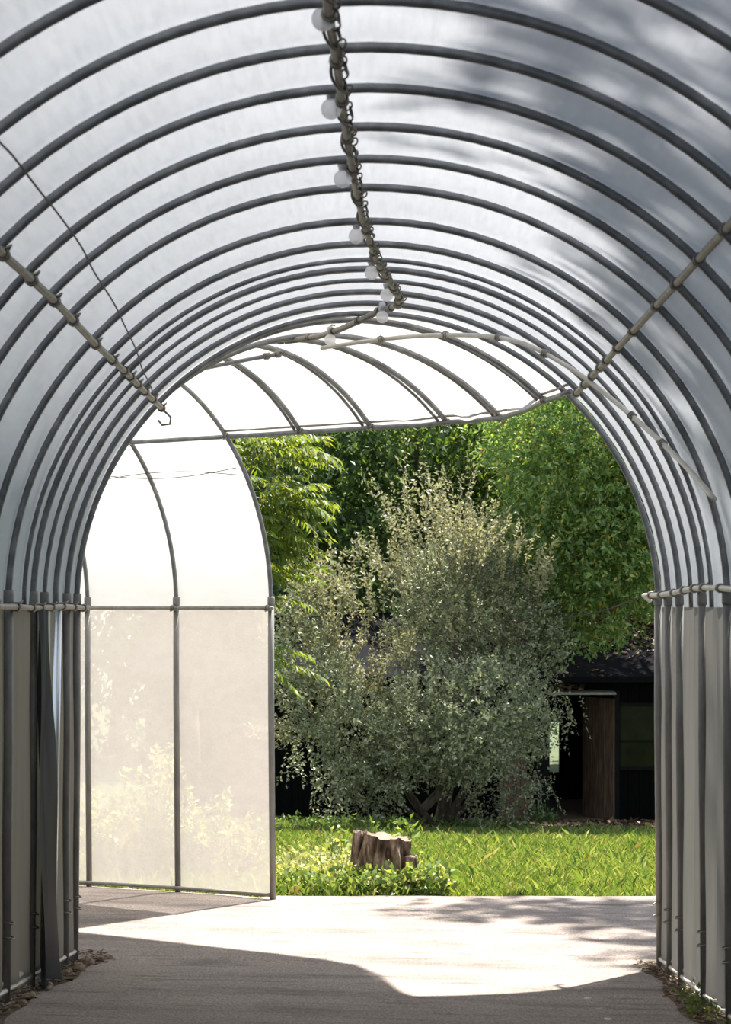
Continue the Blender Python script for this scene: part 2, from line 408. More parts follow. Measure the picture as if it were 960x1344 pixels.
# dark loose plastic curtain and hoop leg, coloured as if sunlit, at the gap of the left wall
c = MB()
def cur(i, j):
    u = i / 10.; v = j / 24.
    d = (9.06 + .22 * u) * (1 - v) + (9.0 + .50 * u) * v
    x = -1.443 + .022 * sin(u * pi * 2.3 + v * 1.1) + .010 * sin(v * 9 + u * 4) + .015 * v
    return W(x, d, .0 - v * (1.735) - .01)
c.grid(cur, 11, 25)
tag(c.build('plastic_curtain', M['dark_flap']), 'dark grey plastic sheet hanging from the left rail beside the bright gap', 'curtain')
c = MB(); c.tube([W(-1.456, 9.74, .0), W(-1.462, 9.71, -.6), W(-1.478, 9.67, -1.76)], .019, 12)
tag(c.build('gap_leg', M['sunlit_leg']), 'left hoop leg standing in the bright gap of the left wall, sunlight put into its pale colour', 'pole')

# ------------------------------------------------------------------ purlins
def on_roof(px, py, rad=1.47):
    a, b = (px - CX) / FPX, -(py - HY) / FPX
    # (a d - XC)^2 + (b d)^2 = rad^2
    A = a * a + b * b; B = -2 * a * XC; C_ = XC * XC - rad * rad
    d = (-B + sqrt(B * B - 4 * A * C_)) / (2 * A)
    return W(a * d, d, b * d)
def rope_clamp(mb, p, t, r):
    """a wire clip: two wound rings and a bent hook"""
    p = Vector(p); t = Vector(t).normalized(); o = t.orthogonal().normalized(); w = t.cross(o)
    for s in (-.011, .0, .011):
        mb.tube([tuple(p + t * s + (o * cos(q) + w * sin(q)) * r) for q in [k * 2 * pi / 10 for k in range(10)]], .0045, 5, closed=True)
    mb.tube([tuple(p + t * (-.02) + o * r), tuple(p + o * (r + .018) ), tuple(p + t * .02 + o * r)], .004, 5)
def purlin(name, pts, r, m, label, cat, group, clamps, mclip='clip', rc=None, hook=None):
    root = empty(name, pts[0], label, cat, group)
    b = MB(); b.tube(pts, r, 10); b.build('pipe', M[m], root)
    for p, t in clamps:
        c = MB(); rope_clamp(c, p, t, (rc or r) + .004); c.build('clamp', M[mclip], root)
    if hook:
        h = MB(); h.tube(hook, .006, 7); h.build('end_hook', M[mclip], root)
    return root
G = 'pipes tied lengthwise to the hoops'
pts = [W(XC - 1.055 + .004 * sin(d * 3), d, 1.022 + .003 * sin(d * 2)) for d in MAIN_D]
pts[-1] = W(XC - 1.055, 10.53, 1.02)
e = Vector(pts[-1])
purlin('purlin', pts, .0135, 'purlin', 'brownish pipe tied under the hoops high along the left of the vault', 'purlin', G,
       [(p, (0, 1, 0)) for p in pts],
       hook=[tuple(e + Vector(q)) for q in ((-.02, .0, .01), (.02, .03, -.02), (.045, .03, -.045), (.04, .03, -.08), (.0, .03, -.085), (-.02, .03, -.06))])
pts = [W(XC + 1.03, d, 1.055 + (.07 * (10.0 - d) / 5 if d < 10 else 0) * .6) for d in MAIN_D[:-1]]
eave = [W(1.02, 10.25, ZE - .015), W(.985, 10.55, ZE - .01), W(.945, 10.85, ZE), W(.89, 11.35, ZE), W(.79, 11.80, ZE), W(.62, 12.03, ZE), W(.46, 12.13, ZE)]
for tt in (-.25, .145, .72, 1.31, 1.7, 2.12, 2.93):
    O = side(tt)[1]; eave.append(W(O[0] - .47 * SN[0], O[1] - .47 * SN[1], ZE - .005))
purlin('purlin', pts, .0135, 'purlin', 'brownish pipe tied under the hoops high along the right of the vault', 'purlin', G, [(p, (0, 1, 0)) for p in pts])
er = empty('eave_pipe', eave[0], 'long grey pipe bending round the open eave above the shrubs', 'pipe', G)
b = MB(); b.tube(eave, .0145, 10); b.build('pipe', M['pipe'], er)
b = MB(); b.tube([(q[0] - .012, q[1] - .02, q[2] + .034) for j, q in enumerate(eave[:11])], .007, 8); b.build('film_batten', M['purlin'], er)
for (I, O, k) in stations[NI:NI + 8]:
    b = MB(); rope_clamp(b, arch(I, O, PHI_E), SD + (0,), .019); b.build('clamp', M['clip'], er)
# rails at spring height
pts = [W(XC - RW + .034, d, .0 + .004 * sin(d * 4)) for d in MAIN_D] + [W(XC - RW + .05, 10.56, .0)]
purlin('side_rail', pts, .0125, 'purlin', 'horizontal pipe tied to the legs along the left wall', 'rail', 'rails at the top of the legs', [(p, (0, 1, 0)) for p in pts[:-1]])
pts = [W(XC + RW - .034 - .004 * sin(d * 5), d, .072 + .012 * sin((d - 8.2) * 2.2)) for d in MAIN_D] + [W(XC + RW - .06, 10.6, .06), W(XC + RW - .02, 10.66, .035)]
purlin('side_rail', pts, .0125, 'pale_pipe', 'pale wavy pipe tied to the legs along the right wall', 'rail', 'rails at the top of the legs', [(p, (0, 1, 0)) for p in pts[:-2]], 'purlin')
pts = []
for tt in (1.27, 1.31, 1.7, 2.12, 2.5, 2.93, 3.4, 3.75):
    O = side(tt)[1]; pts.append(W(O[0] - .034 * SN[0], O[1] - .034 * SN[1], -.005))
purlin('side_rail', pts, .0125, 'purlin', 'horizontal pipe across the white panels at the top of the pale mesh', 'rail', 'rails at the top of the legs', [(pts[k], SD + (0,)) for k in (1, 3, 5)])
# ground rails
for s, lab, tt in (('I', 'pale pipe weighing down the foot of the left wall', None), ('O', 'pale pipe weighing down the foot of the right wall', None)):
    b = MB(); x = XC - RW - .03 if s == 'I' else XC + RW + .03
    b.tube([(x + .01 * sin(d * 3), d, gz(x, d) + .085) for d in MAIN_D[4:]], .0125, 8)
    b.tube([(x + (.022 if s == 'I' else -.022), d, gz(x, d) + .055) for d in MAIN_D[4:]], .011, 8)
    tag(b.build('ground_rail', M['pale_pipe']), lab, 'rail', 'rails at the foot of the walls')
b = MB(); pp = []
for tt in (1.31, 2.12, 2.93, 3.75):
    O = side(tt)[1]; pp.append((O[0] - .02 * SN[0], O[1] - .02 * SN[1], gz(*O) + .035))
b.tube(pp, .0125, 8); tag(b.build('ground_rail', M['purlin']), 'dark pipe along the foot of the pale mesh panels', 'rail', 'rails at the foot of the walls')

# ridge pipe with chain and string lights
rp = [(424, 4.6), (432, 5.08), (442, 5.51), (449, 5.94), (456, 6.42), (463, 6.88), (470, 7.35), (481, 7.99), (491, 8.49), (500, 8.88), (507, 9.12), (518, 9.44), (524, 9.72), (522, 9.90), (513, 10.05)]
ridge = [W((px - CX) / FPX * d, d, 1.463) for px, d in rp]
ridge.insert(0, W(-.11, 4.15, 1.463))
tail = [P(497, 408, 10.25), P(470, 421, 10.5), P(437, 435, 10.85), P(405, 443, 11.15), P(369, 447.5, 11.35), P(340, 451, 11.6), P(300, 459, 11.9)]
ridge2 = ridge + tail
def fine(pts, n=8):
    out = []
    P_ = [Vector(p) for p in pts]
    for i in range(len(P_) - 1):
        p0 = P_[max(i - 1, 0)]; p1 = P_[i]; p2 = P_[i + 1]; p3 = P_[min(i + 2, len(P_) - 1)]
        for s in range(n):
            u = s / n
            out.append(tuple(.5 * ((2 * p1) + (p2 - p0) * u + (2 * p0 - 5 * p1 + 4 * p2 - p3) * u * u + (3 * p1 - p0 - 3 * p2 + p3) * u ** 3)))
    out.append(tuple(P_[-1])); return out
fr = fine(ridge2, 6)
purlin('ridge_pipe', fr, .0125, 'purlin', 'ridge pipe under the top of the hoops, turning left at the bend', 'purlin', G,
       [(ridge2[k], Vector(ridge2[min(k + 1, len(ridge2) - 1)]) - Vector(ridge2[max(k - 1, 0)])) for k in range(len(ridge2) - 1)])
# loose pipe sweeping from the bend down the right wall
loose = [P(422, 457, 11.1), P(470, 449.5, 10.95), P(520, 443.5, 10.8), P(560, 440.5, 10.6), P(610, 440, 10.3)] + [on_roof(px, py, 1.455) for px, py in ((655, 443), (690, 452), (716, 464), (750, 484), (780, 505), (830, 546), (870, 582), (905, 617), (938, 655))]
fl = fine(loose, 5)
cl = [(P(500, 446, 10.85), (1, 0, 0)), (P(585, 440, 10.45), (1, 0, 0)), (loose[5], (1, -1, 0)), (loose[7], (1, -1, -.5)), (loose[10], (1, -1, -1)), (loose[11], (1, -1, -1))]
purlin('loose_pipe', fl, .0115, 'pale_pipe', 'pale loose pipe sweeping from the bend down along the right of the vault', 'pipe', G, cl, 'purlin')
stub = [P(250, 487, 12.3), P(300, 477, 12.05), P(335, 470, 11.85), P(365, 465, 11.6)]
purlin('stub_pipe', stub, .0125, 'pipe', 'short pipe end with a knob poking out at the far left of the roof bend', 'pipe', G, [(stub[-1], (1, -.6, 0)), (P(350, 467.5, 11.72), (1, -.6, 0))])

# chain draped round the ridge pipe
frs = fine(ridge, 10)
c = MB(); acc = 0.; side_s = 1
LK = .082
plist = [Vector(p) for p in frs]
cum = [0.]
for a, b_ in zip(plist, plist[1:]): cum.append(cum[-1] + (b_ - a).length)
def at_len(s):
    k = min(max(int(np.searchsorted(cum, s)), 1), len(cum) - 1)
    u = (s - cum[k - 1]) / max(cum[k] - cum[k - 1], 1e-9)
    return plist[k - 1].lerp(plist[k], u), (plist[k] - plist[k - 1]).normalized()
s_ = .02; k = 0
while s_ < cum[-1] - .05:
    p, tg = at_len(s_)
    sd = tg.cross(Vector((0, 0, 1))).normalized(); upv = sd.cross(tg)
    an = .5 * sin(k * 1.9) - .1
    od = sd * cos(an) + upv * -abs(sin(an)) * .8
    ctr = p + od * (.016 + .004 * (k % 3))
    wv = (sd * cos(k * pi / 2 + .4) + upv * sin(k * pi / 2 + .4))
    ring = [tuple(ctr + tg * (.048 * cos(q)) + wv * (.012 * sin(q))) for q in [j * 2 * pi / 14 for j in range(14)]]
    c.tube(ring, .003, 5, closed=True)
    s_ += LK; k += 1
tag(c.build('hanging_chain', M['chain']), 'dark chain looped along the ridge pipe next to the light bulbs', 'chain')
# string light
sl = empty('string_light', ridge[0], 'string of white globe bulbs wound along the ridge pipe', 'string light')
c = MB(); hel = []
for k in range(int((cum[-1]) / .018)):
    p, tg = at_len(k * .018)
    sd = tg.cross(Vector((0, 0, 1))).normalized(); upv = sd.cross(tg); q = k * .018 * 2 * pi / .42
    hel.append(tuple(p + sd * (.0175 * cos(q) - .002) + upv * (.0165 * sin(q) - .002)))
hel += [tuple(Vector(q) + Vector((0, 0, -.016))) for q in fine(tail, 6)[1:24]]
c.tube(hel, .0046, 6); c.build('cord', M['cord'], sl)
bulbs = [(425, 25, 5.1), (435, 143, 5.98), (450, 235, 6.9), (468, 310, 8.0), (488, 358, 8.9), (508, 387, 9.55), (502, 416, 10.12), (433.5, 446, 10.85)]
for px, py, d in bulbs:
    x, y, z = P(px, py, d)
    R = .0305
    s = MB()
    s.lathe((x, y, z), [(.010, R - .004), (.0135, R - .002), (.0145, R + .008), (.0175, R + .012), (.0175, R + .034), (.012, R + .040)], 14)
    s.tube([(x, y, z + R + .038), (x + .010, y, z + R + .048), (x + .026, y + .01, z + R + .046)], .0055, 6)
    so = s.build('lamp_holder', M['socket'], sl)
    g = MB()
    prof = [(R * sin(pi * q / 14) if q < 12 else .0125, -R * cos(pi * q / 14)) for q in range(1, 13)] + [(.0115, R + .002)]
    prof = [(.001, -R)] + prof
    g.lathe((x, y, z), prof, 22); g.build('bulb', M['bulb'], so)

# thin dark cable along the left of the vault
wp = [(-10, 172), (0, 187), (18, 206), (50, 248), (78, 283), (107, 324), (123, 356), (149, 397), (163, 426), (177, 455), (183, 472), (187, 485), (198, 507), (201, 520)]
b = MB(); b.tube(fine([on_roof(px, py, 1.478) for px, py in wp], 4), .0032, 6)
tag(b.build('cable', M['wire']), 'thin dark cable running along the left of the vault film', 'cable')
for (a, b_, sag, lab) in (((118, 622), (310, 614), 10, 'thin slack wire across the white panels, the upper end right'), ((118, 633), (318, 624), -9, 'thin slack wire across the white panels, crossing below the other')):
    q = MB(); pts = []
    for k in range(13):
        u = k / 12.; px = a[0] + (b_[0] - a[0]) * u; py = a[1] + (b_[1] - a[1]) * u + sag * sin(pi * u)
        # on the inner side of the far arch wall
        kx = (px - CX) / FPX
        zz = .85; offn = 1.5 - sqrt(1.5 ** 2 - zz ** 2) + .05
        bx, by = .455 - offn * SN[0], 12.73 - offn * SN[1]
        t_ = (bx - kx * by) / (.82 + kx * .572)
        d = by + .572 * t_
        pts.append(P(px, py, d))
    q.tube(pts, .0026, 5); tag(q.build('slack_wire', M['wire']), lab, 'wire')

# ------------------------------------------------------------------ ground
g = MB()
xs = np.concatenate([np.arange(-26, -4, 2.), np.arange(-4, 8, .5), np.arange(8, 27, 2.)])
ds = np.concatenate([np.arange(-8, 4, 2.), np.arange(4, 34, .5), np.arange(34, 75, 4.)])
def gfn(i, j):
    x, d = xs[i], ds[j]
    return (x, d, gz(x, d) - .025 + (.012 * sin(x * 3.1 + d * 2.3) if d > 14.5 else 0))
g.grid(gfn, len(xs), len(ds))
tag(g.build('ground', M['earth']), 'sloping green earth under the lawn around the tunnel', 'ground', kind='structure')
# asphalt
def edge_d(x):                  # where the asphalt meets the lawn
    return 13.78 + .16 * x + .02 * sin(x * 7.) + .012 * sin(x * 19.)
def left_x(d): return XC - RW + .085 + .03 * sin(d * 2.7) + .018 * sin(d * 6.1) + (.10 * max(0, 1 - abs(d - 10.62) / .35) if d < 11 else 0)
def right_x(d): return XC + RW - .10 + .03 * sin(d * 3.3) + .015 * sin(d * 7.7)
a = MB()
dd = list(np.arange(-4, 10.45, .12))
a.grid(lambda i, j: (left_x(dd[i]) + (right_x(dd[i]) - left_x(dd[i])) * j / 20., dd[i],
                     gz(left_x(dd[i]) + (right_x(dd[i]) - left_x(dd[i])) * j / 20., dd[i]) + .004), len(dd), 21)
# beyond the tunnel mouth the paving widens
xx = list(np.arange(-5.4, 4.3, .1))
def pave(i, j):
    x = xx[i]; d0 = dd[-1]; d1 = edge_d(x)
    O = .0
    if x < -.62:                # the paving runs on inside the side tunnel
        t_ = (.455 - x) / .82; d1 = 12.73 + .572 * t_ + .05
    d = d0 + (d1 - d0) * j / 26.
    return (x, d, gz(x, d) + .004)
def pkeep(i, j):
    x = xx[i]
    if x < -1.45: return pave(i, j)[1] > 10.43 - .6975 * (x + 1.45) + .0
    return True
a.grid(pave, len(xx), 27, pkeep)
tag(a.build('floor', M['asphalt']), 'worn brown asphalt paving inside and in front of the tunnel', 'floor', kind='structure')

# soil strips beside the asphalt under the walls
for s, mname, lab in ((-1, 'soil', 'bare brown soil strip along the foot of the left wall'), (1, 'mulch', 'brown mulch strip along the foot of the right wall')):
    b = MB(); d2 = list(np.arange(3.5, 10.75, .06))
    def sf(i, j):
        d = d2[i]; u = j / 7.
        x0 = (XC - RW - .16) if s < 0 else (XC + RW + .16)
        x1 = (left_x(d) + .01) if s < 0 else (right_x(d) - .01)
        x = x0 + (x1 - x0) * u
        h = .012 * sin(d * 13 + u * 5) + .010 * sin(d * 29 + u * 11)
        return (x, d, gz(x, d) - .002 + max(-.02, h) * (1 - u))
    b.grid(sf, len(d2), 8)
    tag(b.build('soil_strip', M[mname]), lab, 'soil', kind='stuff')
# stones by the left legs
st_pos = [(-1.375, 9.05, .035), (-1.36, 9.62, .04), (-1.40, 9.82, .045), (-1.375, 10.02, .05), (-1.40, 10.20, .04), (-1.36, 10.33, .045), (-1.40, 10.46, .05), (-1.34, 10.56, .035), (-1.405, 8.72, .05), (-1.39, 8.45, .04), (-1.395, 9.22, .03)]
order = sorted(range(len(st_pos)), key=lambda q: -st_pos[q][1])
for rank, q in enumerate(order):
    x, d, r = st_pos[q]; r *= .62; x -= .02
    b = MB(); nu, nv = 9, 12; v = []; rr = random.Random(q)
    k1, k2, k3 = rr.random() * 6, rr.random() * 6, .55 + .2 * rr.random()
    prof = []
    for i in range(nu):
        th = pi * (i + .15) / (nu - .7)
        for j in range(nv):
            ph = 2 * pi * j / nv
            rad = r * (1 + .18 * sin(2 * ph + k1) * sin(th) + .12 * sin(3 * th + k2 + ph))
            v.append((x + rad * sin(th) * cos(ph) * .8, d + rad * sin(th) * sin(ph) * 1.25, gz(x, d) + .012 + rad * cos(th) * k3))
    f_ = [(i * nv + j, i * nv + (j + 1) % nv, (i + 1) * nv + (j + 1) % nv, (i + 1) * nv + j) for i in range(nu - 1) for j in range(nv)]
    f_ += [tuple(range(nv)), tuple((nu - 1) * nv + j for j in range(nv - 1, -1, -1))]
    b.add(v, f_)
    tag(b.build('stone', M['stone']), 'tan stone in the soil under the left wall, %s from the corner leg' % ORD[rank], 'stone', 'stones at the foot of the left wall')

# ------------------------------------------------------------------ leaf helpers
def unit(a):
    return a / np.maximum(np.linalg.norm(a, axis=1, keepdims=True), 1e-9)
def leaf_quads(Pos, Dir, Ln, Wd, fold=.18, nrm=None):
    n = len(Pos); Dir = unit(Dir)
    rnd = RNG.normal(size=(n, 3)) if nrm is None else nrm + RNG.normal(size=(n, 3)) * .45
    S = unit(np.cross(Dir, rnd)); N = np.cross(S, Dir)
    Ln = np.broadcast_to(Ln, n)[:, None]; Wd = np.broadcast_to(Wd, n)[:, None]
    V = np.empty((n, 4, 3))
    V[:, 0] = Pos; V[:, 2] = Pos + Dir * Ln - N * Ln * .12
    V[:, 1] = Pos + Dir * Ln * .45 + S * Wd * .5 + N * Wd * fold
    V[:, 3] = Pos + Dir * Ln * .45 - S * Wd * .5 + N * Wd * fold
    return V.reshape(-1, 3)
def leaves_obj(name, Vs, m, parent=None):
    V = np.concatenate(Vs); Q = np.arange(len(V)).reshape(-1, 4)
    return np_mesh(name, V, Q, m, parent)
def blob_twigs(blobs, dens, tw_len, n_leaf, up=.35, shell=.55, droop=0., front=True):
    """twigs that start in ellipsoids (centre, radii) and grow outward; returns bases, dirs, lengths"""
    B, D, Lg = [], [], []
    for (c, r) in blobs:
        c = np.array(c); r = np.array(r)
        area = (r[0] * r[1] + r[0] * r[2] + r[1] * r[2]) * 4.2
        n = max(6, int(area * dens))
        u = unit(RNG.normal(size=(n, 3)))
        rad = shell + (1 - shell) * RNG.random((n, 1)) ** .6
        B.append(c + u * r * rad)
        d = unit(u / r * r.mean()) + RNG.normal(size=(n, 3)) * .5 + np.array([0, 0, up])
        d[:, 2] -= droop
        D.append(unit(d)); Lg.append(tw_len * (.6 + .8 * RNG.random(n)))
    return np.concatenate(B), np.concatenate(D), np.concatenate(Lg)
def twig_leaves(B, D, Lg, n_leaf, ll, lw, spread=.7, sag=0.):
    n = len(B)
    t = (np.arange(n_leaf) + RNG.random((n, n_leaf))) / n_leaf
    Pos = B[:, None, :] + D[:, None, :] * (Lg[:, None] * t)[:, :, None]
    Pos[:, :, 2] -= sag * (Lg[:, None] * t) ** 2
    Pos += RNG.normal(size=Pos.shape) * .012
    d = D[:, None, :] * .6 + RNG.normal(size=Pos.shape) * spread
    d[:, :, 2] -= sag * .8
    k = n * n_leaf
    s = .65 + .7 * RNG.random(k)
    return leaf_quads(Pos.reshape(k, 3), d.reshape(k, 3), ll * s, lw * s)
def twig_wood(B, D, Lg, r=.003, every=1):
    mb = MB()
    for k in range(0, len(B), every):
        a = Vector(B[k]); e = a + Vector(D[k]) * Lg[k]
        mb.tube([tuple(a - Vector(D[k]) * Lg[k] * .4), tuple(a.lerp(e, .5)), tuple(e)], [r * 1.3, r, r * .5], 4, cap=False)
    return mb
def blobpx(px, py, d, rx, ry, rd):
    s = d / FPX
    return (P(px, py, d), (rx * s, rd, ry * s))

# ------------------------------------------------------------------ silver shrub in front of the shed
sx, sd_ = (575 - CX) / FPX * 27.2, 27.2
shrub = empty('silver_shrub', (sx, sd_, gz(sx, sd_)), 'big grey-green shrub with small silvery leaves in front of the black shed', 'shrub')
blobs = [blobpx(*q) for q in ((612, 790, 27.7, 78, 72, .9), (660, 815, 27.8, 66, 66, .8), (575, 765, 27.7, 44, 44, .6), (630, 740, 27.7, 44, 42, .5), (702, 850, 27.6, 32, 50, .5), (548, 838, 27.6, 32, 36, .5),
         (598, 948, 26.1, 92, 74, .9), (652, 930, 26.2, 58, 58, .7), (545, 962, 26.1, 56, 56, .7), (615, 985, 26.1, 70, 36, .6),
         (402, 862, 26.3, 40, 44, .6), (425, 920, 26.1, 46, 48, .6), (470, 965, 26.0, 48, 46, .6), (500, 1012, 26.0, 44, 36, .5), (448, 1012, 26.0, 30, 32, .4), (480, 1042, 26.1, 34, 18, .3), (385, 815, 26.5, 34, 24, .4),
         (692, 955, 26.8, 20, 46, .3), (676, 1025, 26.8, 16, 34, .25))]
B, D, Lg = blob_twigs(blobs, 62, .26, 14, up=.25, shell=.5)
Vs = [twig_leaves(B, D, Lg, 16, .052, .026, .8)]
# hanging sprays on the right side and low left
for px, py, n_ in ((690, 940, 26), (725, 930, 16), (700, 1010, 18), (660, 1050, 14), (625, 1040, 12), (395, 985, 14), (430, 1030, 12), (740, 900, 8)):
    Bh = np.array([P(px + RNG.normal() * 12, py + RNG.normal() * 12, 26.8 + RNG.normal() * .15) for _ in range(n_)])
    Dh = unit(np.stack([RNG.normal(size=n_) * .3, RNG.normal(size=n_) * .3 - .2, -np.ones(n_)], 1))
    Vs.append(twig_leaves(Bh, Dh, .3 + .3 * RNG.random(n_), 20, .05, .024, .8))
leaves_obj('leaf_mass', Vs, M['l_shrub'], shrub)
# pale feathery shoots
Bs, Ds, Ls = [], [], []
for px, py, n_, lo, hi, dx in ((600, 725, 40, .45, 1.15, -.12), (565, 725, 26, .5, 1.1, -.28), (640, 730, 26, .35, .75, .1), (700, 775, 14, .3, .55, .35), (520, 760, 30, .3, .7, -.4),
                               (470, 800, 20, .3, .6, -.3), (405, 800, 34, .3, .8, .15), (420, 770, 14, .4, .8, .45), (380, 830, 18, .25, .5, -.1), (400, 920, 26, .3, .55, -.5), (440, 860, 50, .25, .5, .0), (470, 920, 40, .25, .45, .15),
                               (500, 870, 16, .25, .5, .2), (390, 960, 16, .3, .5, -.7), (600, 840, 9, .25, .55, 0), (540, 850, 10, .25, .55, .1), (550, 690, 9, .7, 1.0, -.25), (690, 740, 8, .3, .5, .1)):
    for _ in range(n_):
        Bs.append(P(px + RNG.normal() * 20, py + RNG.normal() * 16, 26.6 + RNG.normal() * .35))
        Ds.append((dx + RNG.normal() * .28, RNG.normal() * .3 - .1, 1. if dx > -.6 else .15)); Ls.append(lo + (hi - lo) * RNG.random())
Bs, Ds, Ls = np.array(Bs), unit(np.array(Ds)), np.array(Ls)
leaves_obj('shoot_leaves', [twig_leaves(Bs, Ds, Ls, 36, .055, .024, .9)], M['l_shoot'], shrub)
twig_wood(Bs, Ds, Ls, .002).build('shoots', M['bark'], shrub)['kind'] = 'stuff'
w = MB(); b0 = (sx, sd_, gz(sx, sd_) - .1)
for tgt, r0 in ((P(600, 790, 27.3), .10), (P(440, 900, 26.5), .07), (P(650, 880, 27.0), .07), (P(560, 960, 26.8), .06), (P(690, 900, 27.1), .05), (P(400, 930, 26.3), .05)):
    a, e = Vector(b0), Vector(tgt); mdl = a.lerp(e, .45) + Vector((0.1, -.1, -.15))
    w.tube(fine([tuple(a), tuple(mdl), tuple(e)], 5), [r0 * (1 - .07 * q) for q in range(11)], 8)
w.tube(fine([P(556, 1062, 26.4), P(575, 1042, 26.4), P(600, 1020, 26.5), P(622, 1000, 26.7)], 4), .06, 8)
w.build('branches', M['bark'], shrub)

# ------------------------------------------------------------------ trees
def tree(name, label, cat, base, trunk_r, blobs, dens, tw, nl, ll, lw, mat, up=.1, droop=0., sag=0., shell=.5, spread=.7, group=None, wood=True, fork=.55):
    root = empty(name, base, label, cat, group)
    B, D, Lg = blob_twigs(blobs, dens, tw, nl, up=up, shell=shell, droop=droop)
    leaves_obj('crown', [twig_leaves(B, D, Lg, nl, ll, lw, spread, sag)], M[mat], root)
    mb = MB(); b_ = Vector(base) - Vector((0, 0, .15)); big = max(blobs, key=lambda q: q[1][0])
    top = Vector(big[0]); f_ = b_.lerp(Vector((b_.x * .7 + top.x * .3, b_.y * .7 + top.y * .3, top.z)), fork)
    mb.tube([tuple(b_), tuple(b_.lerp(f_, .5) + Vector((.05, 0, 0))), tuple(f_)], [trunk_r * 1.2, trunk_r, trunk_r * .8], 10)
    mb.build('trunk', M['bark'], root)
    mb = MB()
    for c, r in blobs:
        e = Vector(c); mdl = f_.lerp(e, .5) + Vector((0, 0, .15))
        mb.tube(fine([tuple(f_), tuple(mdl), tuple(e)], 4), [trunk_r * .6 * (1 - .09 * q) for q in range(9)], 6)
    mb.build('branches', M['bark'], root)
    return root
# bright tree leaning over the shed at the right
bl = [blobpx(770, 590, 28.2, 80, 70, 1.1), blobpx(730, 640, 28, 66, 60, .9), blobpx(810, 660, 28, 70, 70, 1.0), blobpx(745, 715, 27.9, 66, 52, .8), blobpx(820, 740, 28, 60, 60, .9),
      blobpx(785, 560, 28.2, 60, 50, .9), blobpx(870, 620, 28.4, 70, 90, 1.2), blobpx(760, 770, 28, 48, 40, .6), blobpx(790, 805, 28, 52, 30, .5), blobpx(750, 820, 28, 32, 24, .4), blobpx(700, 690, 27.9, 40, 40, .5), blobpx(690, 585, 28.3, 46, 46, .7),
      blobpx(880, 740, 28.4, 50, 60, .8), blobpx(930, 560, 28.8, 90, 120, 1.4), blobpx(800, 470, 28.8, 120, 70, 1.4), blobpx(850, 690, 28.0, 50, 60, .7),
      blobpx(800, 600, 30.6, 120, 80, 1.3), blobpx(740, 560, 31.5, 110, 70, 1.3), blobpx(900, 600, 31.8, 120, 90, 1.4), blobpx(790, 560, 33.0, 130, 80, 1.2)]
tree('leafy_tree', 'bright green small-leaved tree overhanging the shed roof at the right', 'tree', (4.9, 29.2, gz(4.9, 29.2)), .16, bl, 42, .30, 13, .085, .034, 'l_right', up=0., droop=.15, sag=.4, spread=.75)
# feathery pinnate tree at the left
def pinnate(label, base, spots, trunk_r=.07):
    root = empty('pinnate_tree', base, label, 'tree')
    Vs = []; mb = MB(); br = MB()
    for (px, py, d, n_, sp, dirx) in spots:
        c = P(px, py, d)
        br.tube(fine([(base[0], base[1], base[2] + 1.4), tuple(Vector(base).lerp(Vector(c), .6) + Vector((0, 0, .5))), c], 5), [.03 * (1 - .07 * q) for q in range(11)], 6)
        for _ in range(n_):
            o = np.array(c) + RNG.normal(size=3) * np.array([sp, sp * .7, sp * .75])
            az = RNG.normal() * .8 + (0 if dirx > 0 else pi); el = .15 + RNG.normal() * .25
            dv = np.array([cos(az) * cos(el), sin(az) * cos(el) * .8, sin(el)])
            Lr = .36 + .18 * RNG.random(); m_ = 11
            tt = np.linspace(.15, 1, m_)
            pts = o + dv * (Lr * tt)[:, None]; pts[:, 2] -= .55 * (tt * Lr) ** 2
            mb.tube([tuple(o)] + [tuple(p) for p in pts[::5]], .003, 3, cap=False)
            lat = np.cross(dv, [0, 0, 1.]); lat /= np.linalg.norm(lat)
            for s in (-1, 1):
                dl = lat * s * .75 + dv * .55 + np.array([0, 0, -.65]) + RNG.normal(size=(m_, 3)) * .12
                Vs.append(leaf_quads(pts, dl, .125 * (.7 + .5 * RNG.random(m_)), .028, .1, np.array([0, 0, 1.])))
    leaves_obj('fronds', Vs, M['l_pin'], root); mb.build('leaf_stalks', M['l_pin'], root)['kind'] = 'stuff'; br.build('branches', M['bark'], root)
    t_ = MB(); t_.tube([(base[0], base[1], base[2] - .1), (base[0] + .03, base[1], base[2] + .8), (base[0], base[1], base[2] + 1.45)], trunk_r, 8); t_.build('trunk', M['bark'], root)
pb = (-1.9, 22.5, gz(-1.9, 22.5))
pinnate('yellow-green tree with long drooping feathery leaves beside the white panels', pb,
        [(335, 590, 22.3, 16, .20, 1), (310, 610, 22.5, 12, .22, 1), (350, 652, 22, 24, .10, 1), (385, 660, 21.9, 12, .07, 1), (325, 695, 22, 15, .13, 1), (362, 708, 22, 12, .09, 1), (325, 755, 22.2, 14, .13, 1), (355, 745, 22.2, 10, .12, 1), (352, 862, 22, 9, .09, 1), (290, 680, 22.5, 24, .3, 1), (370, 585, 22.6, 14, .14, 1),
         (260, 590, 22.8, 16, .3, -1), (330, 555, 22.7, 16, .2, 1)])
